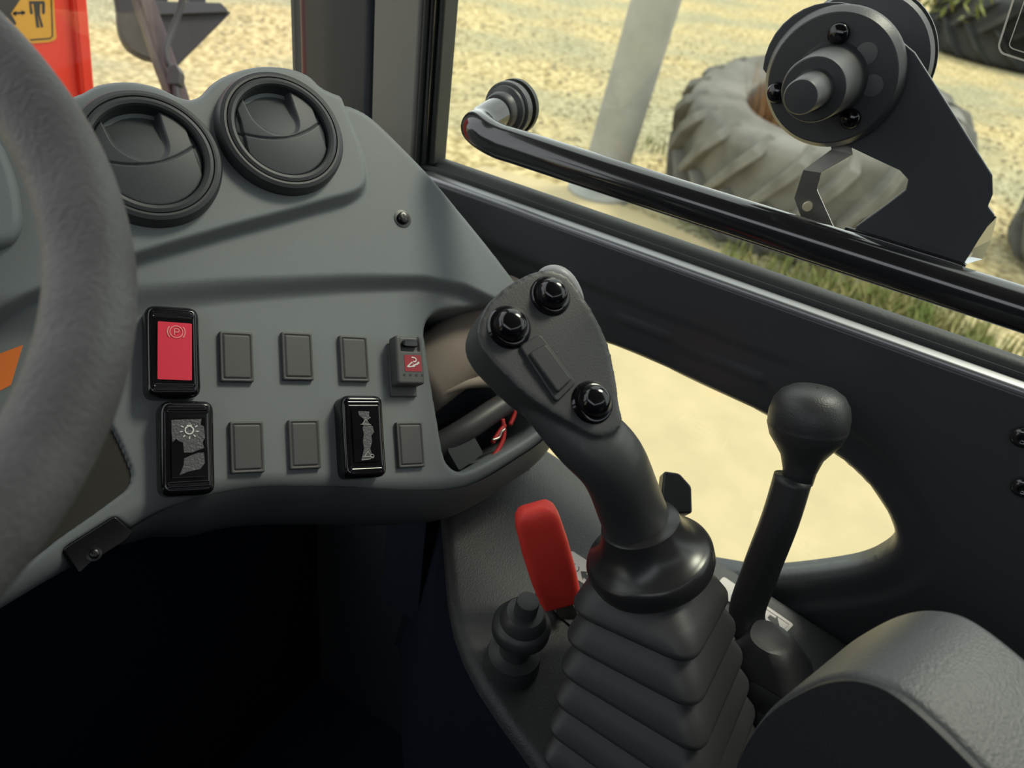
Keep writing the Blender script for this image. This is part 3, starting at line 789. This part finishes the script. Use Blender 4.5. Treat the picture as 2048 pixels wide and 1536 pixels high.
# red lever
r0 = CF.w(*CF.px(1140, 1235, 0)); rl = thing('hand_lever', r0, 'lever with a flat red rubber grip standing in a console slot', 'lever')
pa, pb_ = at(1120, 1195, .640), at(1066, 1012, .585)
axv = nrm(pb_ - pa)
sidev = nrm(np.cross(axv, FWD)); 
L = np.linalg.norm(pb_ - pa)
secs, path = [], []
for s, w in [(-.02, .75), (-.012, .95), (0, .93), (.3, 1.0), (.6, 1.0), (.85, .93), (.93, .84), (.975, .68), (1.0, .40)]:
    path.append(pa + axv * L * s); secs.append(rrect(.0385 * w, .022 * w, .008 * w, 5))
mk('red_grip', *sweep(path, secs, sidev), M['rubred'], rl, label='red rubber grip')
gm = pa - axv * .002
mk('shaft', *sweep([gm, (gm + r0) / 2, r0 + (r0 - gm) * .1], rrect(.016, .006, .001, 2), sidev), M['steel'], rl, sharp=40)

# ------------------------------------------------------------------ joystick
jb = CF.w(*CF.px(1316, 1500, 0)); jc = at(1302, 1128, .545)
js = thing('joystick', jb, 'black multifunction joystick with domed buttons and a rubber bellows', 'joystick')
ja = nrm(jc - jb); JL = np.linalg.norm(jc - jb)
path, secs = [], []
folds = 6
prof = [(-.01, .0640)]
for k in range(folds):
    z0 = k / folds * .96; s_out = .0690 - .0260 * (k / folds); s_in = s_out - .0125 + .002 * k / folds
    dz = .96 / folds
    prof += [(z0 + .02 * dz, s_out * .975), (z0 + .10 * dz, s_out), (z0 + .22 * dz, s_out * .995), (z0 + .60 * dz, s_out - .0055), (z0 + .93 * dz, s_in), (z0 + .985 * dz, s_in - .001)]
prof = [p for p in prof if p[0] < .93] + [(.95, .0310), (.99, .0270), (1.02, .024)]
for z, s in prof:
    bend = V3(0, .0, 0)
    path.append(jb + (jc - jb) * z); rr = .011 + .010 * max(z, 0)
    secs.append(rrect(2 * s, 2 * s, min(rr, s * .6), 6))
# sections stay square to the console sides
P = np.array(path); Vv, Fv = [], []; m_ = len(secs[0])
for i, s in enumerate(secs):
    q = nrm(cn * (1 - prof[i][0] * .7) + ja * prof[i][0] * .7); f = Frame(P[i], (1, 0, 0), q)
    Vv.append(f.w(s[:, 0], s[:, 1]))
Vv = np.concatenate(Vv)
for i in range(len(secs) - 1):
    for j in range(m_): Fv.append([i * m_ + j, i * m_ + (j + 1) % m_, (i + 1) * m_ + (j + 1) % m_, (i + 1) * m_ + j])
Fv.append([(len(secs) - 1) * m_ + j for j in range(m_)])
mk('bellows', Vv, Fv, M['rubber'], js)
jh = at(1085, 690, .47)              # head
cf_axis = nrm(nrm(jh - jc) * .6 + ja * .4 - .10 * FWD)
cfm = Frame(jc + cf_axis * .008, (1, 0, 0), cf_axis)
mk('collar', *lathe(cfm, [(.0400, -.014), (.0448, -.012), (.0462, -.008), (.0462, .0005), (.0452, .0032), (.0436, .0050), (.0418, .0060), (.0390, .0082), (.0345, .0125), (.0310, .0190), (.0290, .0250), (.0280, .030), (.026, .031)], 64), M['collar'], js, sharp=40)
fn = nrm(.30 * RGT + .26 * UPV - .92 * FWD)
HF = Frame(jh, RGT, fn)
face_px = [(955, 668), (962, 632), (985, 597), (1030, 561), (1080, 540), (1118, 541), (1146, 562), (1190, 628), (1220, 695), (1233, 758), (1240, 810), (1246, 842), (1228, 866), (1190, 872), (1150, 852), (1105, 826), (1055, 792), (1005, 745), (970, 705)]
fp = cr(HF.poly(face_px, 0), 3)
neck_c = [HF.w(*HF.px(1120, 760, 0), -.022), HF.w(*HF.px(1190, 850, 0), -.020), at(1224, 925, .492), at(1258, 1005, .520), at(1284, 1075, .540), jc - ja * .005]
nc = cr(neck_c, 5, False)
nt_ = np.linspace(0, 1, len(nc))
nsec = [circ(np.interp(s, [0, .25, .5, .75, 1], [.016, .018, .0205, .0225, .0245]), 28, np.interp(s, [0, .25, .5, .75, 1], [.024, .0245, .0245, .0260, .028])) for s in nt_]
hm = prism(HF, fp, -.034, 0)
c0 = np.mean(fp, 0)
hm2 = prism(HF, [tuple(c0 + (p - c0) * .82 + V3(.002, .0, 0)[:2]) for p in fp], -.046, -.02)
g1 = mk('grip', *merge(hm, hm2, sweep(nc, nsec, fn)), M['matte'], js, smooth=False)
remesh(g1, .0016, 9)
g1.data.materials.clear(); g1.data.materials.append(M['matte'])
def dome(x, y, r, lab=None):
    u, v = HF.px(x, y, .006); f = HF.at(u, v, 0)
    b = mk('button', *lathe(f, [(r * 1.34, -.003), (r * 1.32, .0006), (r * 1.2, .0022), (r * 1.04, .0024), (r * 1.00, .0026), (r * .98, .0044), (r * .93, .0066), (r * .84, .0088), (r * .70, .0106), (r * .52, .0117), (r * .30, .0122), (r * .02, .0123)], 36), M['gloss'], js, sharp=35)
    return b
dome(1024, 648, .0108); dome(1107, 585, .0103); dome(1192, 800, .0106)
rq = fillet(HF.poly([(1038, 692), (1080, 668), (1152, 766), (1113, 806)], .0015), .003)
o = mk('rocker_frame', *prism(HF, rq, -.003, .0026), M['black'], js, sharp=40); bevel(o, .0010, 3)
rq = fillet(HF.poly([(1056, 708), (1090, 689), (1142, 760), (1114, 787)], .003), .002)
o = mk('rocker_button', *prism(HF, rq, -.001, .0052), M['black'], o, sharp=40); bevel(o, .0012, 3)
# trigger behind the head, catching the light at its top right
tq = HF.w(*HF.px(1128, 575, -.02), -.024)
tf = Frame(tq, RGT, nrm(fn * .5 + UPV * .5 + RGT * .3))
mk('trigger', *sweep([HF.w(*HF.px(1080, 545, -.02), -.026), HF.w(*HF.px(1110, 540, -.02), -.024), HF.w(*HF.px(1140, 556, -.02), -.024), HF.w(*HF.px(1172, 610, -.02), -.026)], [circ(.004, 16), circ(.0078, 16), circ(.0078, 16), circ(.004, 16)], fn), mat('pale_grey_trigger', (.28, .28, .30), .4, .5), js, label='pale grey trigger behind the grip head').modifiers.new('s', 'SUBSURF').levels = 2

# ------------------------------------------------------------------ gear lever
gb = CF.w(*CF.px(1530, 1392, 0)); gl = thing('gear_lever', gb, 'black lever with an egg shaped ball knob next to the side window', 'lever')
k0, k1, k2 = at(1600, 940, .60), at(1560, 1040, .612), at(1488, 1225, .645)
kax = nrm(at(1622, 815, .585) - k0)
kn = Frame(at(1600, 936, .60), (0, -1, 0), kax)
kp = [(.0118, -.012), (.0130, -.002), (.0165, .010), (.0225, .019), (.0275, .026), (.0302, .034), (.0306, .0355), (.0302, .037), (.0306, .0385), (.0305, .046), (.0285, .055), (.024, .0620), (.017, .0665), (.008, .0685), (.0015, .0688)]
mk('knob', *lathe(kn, kp, 56), mat('grained_black_knob', (.042, .044, .046), .42, .5, bump=.3, bscale=800), gl)
mk('knob_mark', *lathe(kn.at(.003, -.004), [(.0012, .066), (.0012, .0690)], 8), M['ink'], gl)
mk('shaft', *sweep(cr([at(1586, 955, .602), k1, at(1518, 1150, .630), at(1494, 1240, .640), gb + cn * .040 + V3(0, .012, 0)], 5, False), circ(.0150, 24)), M['black'], gl)
gf = Frame(gb, (1, 0, 0), nrm(cn + V3(0, .15, 0)))
Vv, Fv = [], []
pr = [(-.002, .040, .012), (.014, .038, .012), (.018, .033, .012), (.020, .035, .012), (.036, .032, .013), (.040, .028, .013), (.042, .029, .013), (.058, .021, .014), (.066, .0165, .0160)]
for h, s, r in pr:
    q = rrect(2 * s, 2 * s, min(r, s * .96), 6); f = gf.at(0, h * .25, h); Vv.append(f.w(q[:, 0], q[:, 1]))
m_ = len(q); Vv = np.concatenate(Vv)
for i in range(len(pr) - 1):
    for j in range(m_): Fv.append([i * m_ + j, i * m_ + (j + 1) % m_, (i + 1) * m_ + (j + 1) % m_, (i + 1) * m_ + j])
Fv.append([(len(pr) - 1) * m_ + j for j in range(m_)])
mk('boot', Vv, Fv, M['rubber'], gl, sharp=50)
# dark knob peeping out behind the joystick collar
q = at(1348, 985, .68); qb = CF.w(*CF.px(1330, 1130, 0)); qb[0] = q[0]
bk = thing('small_lever', q - V3(0, 0, .09), 'small dark angular lever knob behind the joystick collar', 'lever')
o = mk('knob', *prism(Frame(q, RGT, nrm(-FWD + .3 * UPV)), fillet([(-.016, -.02), (.013, -.02), (.014, .004), (.004, .016), (-.010, .018)], .003), -.012, .010), M['black'], bk, sharp=40); bevel(o, .002, 2)
mk('stalk', *tube([q, q - V3(0, 0, .06), V3(q[0], q[1], CF.w(0, 0)[2] + .0) - V3(0, 0, .01)], .006, 12), M['black'], bk)

# ------------------------------------------------------------------ armrest
ar = thing('armrest', V3(.34, -.16, .72), 'padded grey vinyl armrest with a rounded front end at lower right', 'armrest')
TH = radians(21)
AFr = Frame((.298, -.03, 0), (sin(TH), cos(TH), 0), (cos(TH), -sin(TH), 0))   # u = forwards, v = up, n = across the pad
pro = AFr.poly([(1455, 1570), (1478, 1505), (1510, 1450), (1545, 1413), (1590, 1384), (1642, 1360), (1700, 1352), (1756, 1364), (1805, 1392), (1870, 1447), (1950, 1526), (2060, 1640)], 0)
_d = nrm(np.array(pro[-1]) - np.array(pro[-2]))
pro = pro + [tuple(np.array(pro[-1]) + .05 * _d), (pro[-1][0] + .10 * _d[0] - .03, pro[-1][1] + .10 * _d[1] + .008), (pro[-1][0] - .16, pro[-1][1] + .13 * _d[1]), (pro[-1][0] - .17, pro[-1][1] - .11), (pro[-1][0] - .05, pro[-1][1] - .10), (pro[0][0] - .05, pro[0][1] - .035), (pro[0][0] - .004, pro[0][1] - .02)]
pp = cr(pro, 4)
padv, padf = prism(AFr, pp, 0, .079)
o = mk('pad', padv, padf, M['vinyl'], ar, sharp=50)
bevel(o, .007, 5, 60)
o.data.set_sharp_from_angle(angle=radians(180))
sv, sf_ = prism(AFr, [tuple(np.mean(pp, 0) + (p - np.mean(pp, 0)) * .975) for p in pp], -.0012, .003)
mk('side_panel', sv, sf_, M['vinyl_side'], ar, smooth=False, label='side face of the pad with its shade put into the colour')  # same pad, darker vinyl: the shade of this side is in the colour
o = mk('bracket', *box((.30, -.24, .66), (.335, -.18, .83)), M['black'], ar); bevel(o, .004)

# ------------------------------------------------------------------ grab bar, latch
BX, BZ, BR = .552, 1.0612, .0144
gbth = thing('grab_bar', V3(BX, .1, BZ), 'gloss black tubular grab bar across the side window', 'handle')
d0 = on(1010, 215, (.622, 0, 0), (1, 0, 0))
bp = [V3(.622, d0[1] - .004, d0[2]), V3(.600, d0[1] - .004, d0[2] - .002), V3(.572, d0[1] - .006, d0[2] - .006), V3(.556, d0[1] - .016, BZ + .003), V3(BX, d0[1] - .038, BZ), V3(BX, d0[1] - .07, BZ), V3(BX, .15, BZ), V3(BX, 0, BZ), V3(BX, -.2, BZ), V3(BX, -.42, BZ), V3(.60, -.44, BZ), V3(.626, -.44, BZ)]
mk('tube', *tube(bp, BR, 28, 8), M['paint'], gbth)
mf = Frame(V3(.6265, d0[1] - .004, d0[2]), (0, -1, 0), (-1, 0, 0))
mk('mount_disc', *lathe(mf, [(.0235, 0), (.0245, .004), (.0240, .0085), (.0225, .0095), (.0215, .0095), (.0210, .0130), (.0190, .0150), (.0170, .0160), (.0160, .0220), (.0145, .0240)], 44), M['matte'], gbth, sharp=30)
# outer washer on the far side of the glass
mk('outer_washer', *lathe(Frame(V3(.6305, d0[1] - .004, d0[2]), (0, -1, 0), (1, 0, 0)), [(.025, 0), (.025, .005), (.020, .007)], 40), M['seal'], gbth, sharp=30)
PXl = .572
LF = Frame((PXl, 0, 0), (0, -1, 0), (-1, 0, 0))
plate_px = [(1668 + 142 * cos(radians(a)), 150 - 146 * sin(radians(a))) for a in range(175, 34, -10)] + [(1830, 105), (1900, 215), (1985, 350), (1986, 388), (1976, 412), (1990, 430), (1958, 478), (1926, 530), (1928, 548), (1830, 522), (1716, 486), (1712, 452), (1770, 410), (1812, 378), (1817, 358), (1800, 340), (1740, 312), (1690, 288), (1610, 255)]
pq = LF.poly(plate_px, 0)
o = mk('latch_plate', *prism(LF, pq, -.002, .002), M['sheet'], gbth, smooth=False); bevel(o, .0008, 2)
fq = [(1990, 432, 0), (1917, 507, 0), (1929, 526, 0), (1962, 516, -.018), (1979, 478, -.014)]
fv = [LF.w(*LF.px(x, y, h), h) for x, y, h in fq]
o = mk('plate_flange', np.array(fv), [[0, 1, 2, 3, 4]], M['alu'], gbth, smooth=False)
sm = o.modifiers.new('s', 'SOLIDIFY'); sm.thickness = .003; sm.offset = 0
wl = [LF.w(*LF.px(x, y), .002) for x, y in [(1712, 452), (1716, 462), (1722, 468)]]
mk('weld', *tube([LF.w(*LF.px(x, y), .003) for x, y in [(1690, 458), (1706, 462), (1724, 467), (1780, 484), (1850, 506), (1905, 523), (1930, 532)]], .0028, 8), M['paint'], gbth)
# latch: round housing with a stepped knob
lc = LF.px(1664, 158, .008)
lt = thing('window_latch', LF.w(lc[0], lc[1], 0), 'round black window latch with a stepped knob on its plate', 'latch')
lf = LF.at(lc[0], lc[1], .002)
LR = .0425
mk('housing', *lathe(lf, [(LR * 1.04, 0), (LR * 1.04, .003), (LR * 1.02, .0050), (LR * .95, .0105), (LR * .93, .0110), (.001, .0110)], 72), M['matte'], lt, sharp=25)
lk = lf.at(0, 0, .0105)
cu, cv = 0, 0
mk('knob', *lathe(lk, [(.0240, 0), (.0222, .002), (.0212, .006), (.0193, .048), (.0188, .0495), (.0180, .0500), (.0125, .0500), (.0112, .0520), (.0100, .080), (.0094, .0815), (.001, .082)], 56), M['matte'], lt, sharp=30)
for x, y, r in [(1676, 68, .0068), (1552, 186, .0068), (1700, 238, .0066)]:
    u, v = LF.px(x, y, .016); mk('bolt', *lathe(LF.at(u, v, .0128), [(r, 0), (r, .002), (r * .9, .0045), (r * .6, .0062), (.0005, .0068)], 24), M['gloss'], lt)
for x, y in [(1733, 107), (1744, 171)]:
    u, v = LF.px(x, y, .0132); mk('plug', *lathe(LF.at(u, v, .0128), [(.0067, 0), (.0067, .0006), (.0060, .0008), (.0005, .0008)], 28), M['plug'], lt, sharp=30)
# glass side washer of the latch
lo = Frame((.6262, -lc[0] - .004, lc[1] + .004), (0, -1, 0), (-1, 0, 0))
mk('glass_disc', *lathe(lo, [(.048, 0), (.049, .004), (.047, .010), (.030, .012), (.028, .052)], 64), M['matte'], lt, sharp=30)
mk('outer_disc', *lathe(Frame((.6306, -lc[0] - .004, lc[1] + .004), (0, -1, 0), (1, 0, 0)), [(.050, 0), (.050, .004), (.044, .007)], 64), M['black'], lt, sharp=30)
# bent steel clip hanging below the latch
cL = [(1659, 270), (1663, 299), (1607, 340), (1589, 396), (1605, 440), (1612, 475)]
cR = [(1700, 270), (1706, 309), (1643, 346), (1634, 379), (1664, 446), (1682, 480)]
ch = [-.006, -.005, .003, .003, .003, .003]
VL = [LF.w(*LF.px(x, y, h), h) for (x, y), h in zip(cL, ch)]; VR = [LF.w(*LF.px(x, y, h), h) for (x, y), h in zip(cR, ch)]
clip = thing('steel_clip', VL[-1], 'bent bare steel strip clip with a hole under the latch', 'clip')
o = mk('strip', np.array(VL + VR), [[i, i + 1, 7 + i, 6 + i] for i in range(5)], M['steel'], clip, smooth=False)
sm = o.modifiers.new('s', 'SOLIDIFY'); sm.thickness = .0014; sm.offset = 0
hq = LF.w(*LF.px(1618, 410), .0045)
mk('hole_disc', *lathe(Frame(hq, (0, -1, 0), (-1, 0, 0)), [(.0036, -.003), (.0036, .001), (.003, .0014), (.0005, .0015)], 20), mat('pale_hole_disc', (.62, .56, .38), .4, metal=.3), clip, sharp=30)  # added pale disc stands in for the hole in the clip

# sticker at the top right of the side glass
gF = Frame((.6262, 0, 0), (0, -1, 0), (-1, 0, 0))
st = thing('window_sticker', gF.w(*gF.px(2060, 60)), 'grey sticker with a pale border on the side glass at top right', 'sticker')
bq_ = fillet(gF.poly([(2036, -30), (1997, 92), (2003, 106), (2200, 170), (2240, -30)], 0), .002, 4)
mk('film', *prism(gF, bq_, .0, .0003), M['frost'], st, smooth=False)
mk('border', *ribbon(gF, bq_, .0012, .0005, True), M['amber'], st, smooth=False)
mk('inner_line', *ribbon(gF, fillet(gF.poly([(2060, -30), (2018, 90), (2024, 97), (2200, 152), (2240, -30)], 0), .0015, 4), .0006, .0005, True), M['amber'], st, smooth=False)

# ================================================================== OUTSIDE, NEAR
# loader arm seen through the windscreen
ap = [on(x, y, (0, 1.30, 0), (0, 1, 0)) for x, y in [(165, -200), (166, 0), (180, 165), (205, 420)]]
la = thing('loader_arm', V3(.6, 1.35, .3), 'bright red loader arm with a yellow warning sticker beyond the windscreen', 'loader arm')
x0, x1 = .36, float(ap[1][0])
armp = [(x0, .30), (float(ap[3][0]), .30), (float(ap[2][0]), float(ap[2][2])), (float(ap[1][0]), float(ap[1][2])), (float(ap[0][0]), 1.4), (x0, 1.4)]
AF = Frame((0, 1.30, 0), (1, 0, 0), (0, -1, 0))
o = mk('arm_plate', *prism(AF, armp, -.12, 0), M['orange_red'], la, smooth=False); bevel(o, .012, 3)
e = [(float(ap[3][0]) + .0, .30), (float(ap[2][0]), float(ap[2][2])), (float(ap[1][0]), float(ap[1][2])), (float(ap[0][0]), 1.4)]
ef = [(x - .022, z) for x, z in e]
o = mk('edge_rib', *prism(AF, e + ef[::-1], -.02, .012), M['orange_red'], la, smooth=False); bevel(o, .004, 2)
ypx = [(-80, -60), (104, -60), (110, 40), (113, 78), (100, 84), (50, 88), (-60, 92)]
dq = fillet(AF.poly(ypx, .001), .004, 3)
s_ = mk('warning_sticker', *prism(AF, dq, .0, .0012), M['yellow'], la, smooth=False, label='yellow warning sticker with a black standing figure')
def AP(pts): return AF.poly(pts, .0015)
fig = [patch(AF, AP([(58, 2), (88, 2), (90, 6), (90, 26), (87, 29), (84, 26), (84, 8), (80, 8), (80, 30), (87, 54), (82, 55), (76, 32), (75, 32), (79, 55), (73, 55), (67, 8), (63, 8), (66, 27), (63, 29), (60, 26)]), .0016),
       ribbon(AF, AP([(26, 27), (50, 25)]), .0035, .0016), patch(AF, AP([(25, 27), (33, 21), (32, 33)]), .0016), patch(AF, AP([(51, 25), (43, 20), (44, 31)]), .0016),
       patch(AF, AP([(-60, -60), (70, -60), (40, 0), (22, 27), (33, 47), (28, 52), (14, 36), (-60, 40)]), .0016),
       ribbon(AF, AP([(101, -60), (105, 72), (100, 77), (60, 80)]), .0022, .0016)]
mk('warning_figure', *merge(*fig), M['ink'], s_, smooth=False)

# black mirror guard and its slanted tube
gp = lambda x, y, d: at(x, y, d)
gd = thing('guard_plate', at(330, 60, 1.55), 'black folded guard plate outside the windscreen behind the slanted tube', 'guard')
GF = Frame(at(330, 60, 1.62), V3(1, 0, 0), V3(-.35, -.8, .45))
lobe = cr(GF.poly([(236, -40), (234, 20), (238, 60), (252, 90), (275, 108), (300, 118), (325, 116), (330, 60), (330, -40)], 0), 4)
o = mk('lobe', *prism(GF, lobe, -.03, 0), M['dust'], gd, sharp=40); bevel(o, .004, 2)
fold = fillet(GF.poly([(308, 34), (452, 28), (458, 30), (350, 138), (335, 130), (318, 80)], .0), .006)
o = mk('folded_plate', *prism(GF, fold, .0, .02), M['dust'], gd, sharp=40); bevel(o, .003, 2)
ledge = fillet(GF.poly([(300, 5), (440, 8), (452, 20), (456, 27), (308, 33)], .02), .004)
o = mk('top_ledge', *prism(GF, ledge, -.02, .03), M['black'], gd, sharp=40); bevel(o, .003, 2)
mk('lug', *prism(GF, GF.poly([(372, -40), (402, -40), (408, 12), (376, 12)], .0), -.02, .02), M['dust'], gd, smooth=False)
tp = [at(262, -70, 1.42), at(300, 40, 1.40), at(330, 130, 1.36), at(352, 190, 1.33), at(420, 420, 1.25)]
tb = thing('slanted_tube', tp[-1], 'dark reddish slanted square tube outside the windscreen', 'tube')
mk('tube', *sweep(cr(tp, 4, False), rrect(.034, .028, .005, 3), V3(1, 0, 0)), mat('dark_maroon_paint', (.032, .013, .012), .45, .3), tb, sharp=40)
cp = [at(372, -50, 1.36), at(362, 10, 1.36), at(345, 60, 1.35), at(332, 95, 1.33), at(335, 125, 1.32), at(346, 140, 1.32), at(350, 165, 1.31), at(360, 240, 1.29)]
cb = thing('cable', cp[-1], 'grey black cable clipped along the slanted tube', 'cable')
mk('cable_sheath', *tube(cp, .0058, 12, 6), M['dust'], cb)
u_ = at(352, 152, 1.31)
o = mk('clamp', *prism(Frame(u_, RGT, -FWD), fillet([(-.012, -.018), (.010, -.018), (.012, .004), (.004, .018), (-.010, .014)], .003), -.01, .01), M['black'], cb, sharp=40); bevel(o, .002, 2)

# ================================================================== OUTSIDE, FAR
tc1 = V3(6.0, .88, GZ + .16)
t1, f1 = tyre('tractor_tyre', tc1, 1.03, .80, M['tyre'], 'big dusty tractor tyre lying flat with chevron lugs and dry plants inside', 20, (-.20, .02, 1))
t2, f2 = tyre('tractor_tyre', V3(7.0, -1.50, GZ), .92, .66, M['tyre'], 'second tractor tyre lying at the right edge behind the latch plate', 20)
tt, f3 = tyre('dark_tyre', V3(20.5, -.4, GZ), 2.1, 1.2, M['tyre_dark'], 'very large dark tyre far away at the top right', 20)
for c, R, nm, lb in [(tc1 + V3(-.08, 0, 0), .52, 'dry_plants', 'brown dry plants filling the big flat tractor tyre'), (V3(7.0, -1.50, GZ), .48, 'dry_plants', 'brown dry plants filling the tyre at the right edge')]:
    b_ = blades(c[0], c[1], GZ, 900, R, .85, 1.22, .010, .25)
    tag(mk(nm, *merge(*b_), M['straw'], smooth=False), lb, 'plants', kind='stuff')
pl = on(1830, 40, (0, 0, GZ), (0, 0, 1))
lp = []
q0 = at(1860, -60, 11.0)
for i in range(260):
    a = rng.uniform(0, 2 * pi); b = q0 + V3(*(rng.normal(size=3) * V3(.25, .42, .22)))
    L_ = rng.uniform(.18, .36); d = nrm(V3(cos(a), sin(a), rng.uniform(-1.3, .2))); s = nrm(np.cross(d, V3(0, 0, 1))) * .035
    lp.append((np.array([b, b + d * L_ * .5 + s, b + d * L_, b + d * L_ * .5 - s]), [[0, 1, 2, 3]]))
sh = thing('shrub', V3(q0[0], q0[1], GZ), 'yellow green leafy shrub in front of the dark tyre at top', 'shrub')
tag(mk('foliage', *merge(*lp), M['leaf'], sh, smooth=False), kind='stuff')
mk('stem', *tube([V3(q0[0], q0[1], GZ), V3(q0[0] + .03, q0[1], GZ + .6), q0], .03, 8), M['straw'], sh)
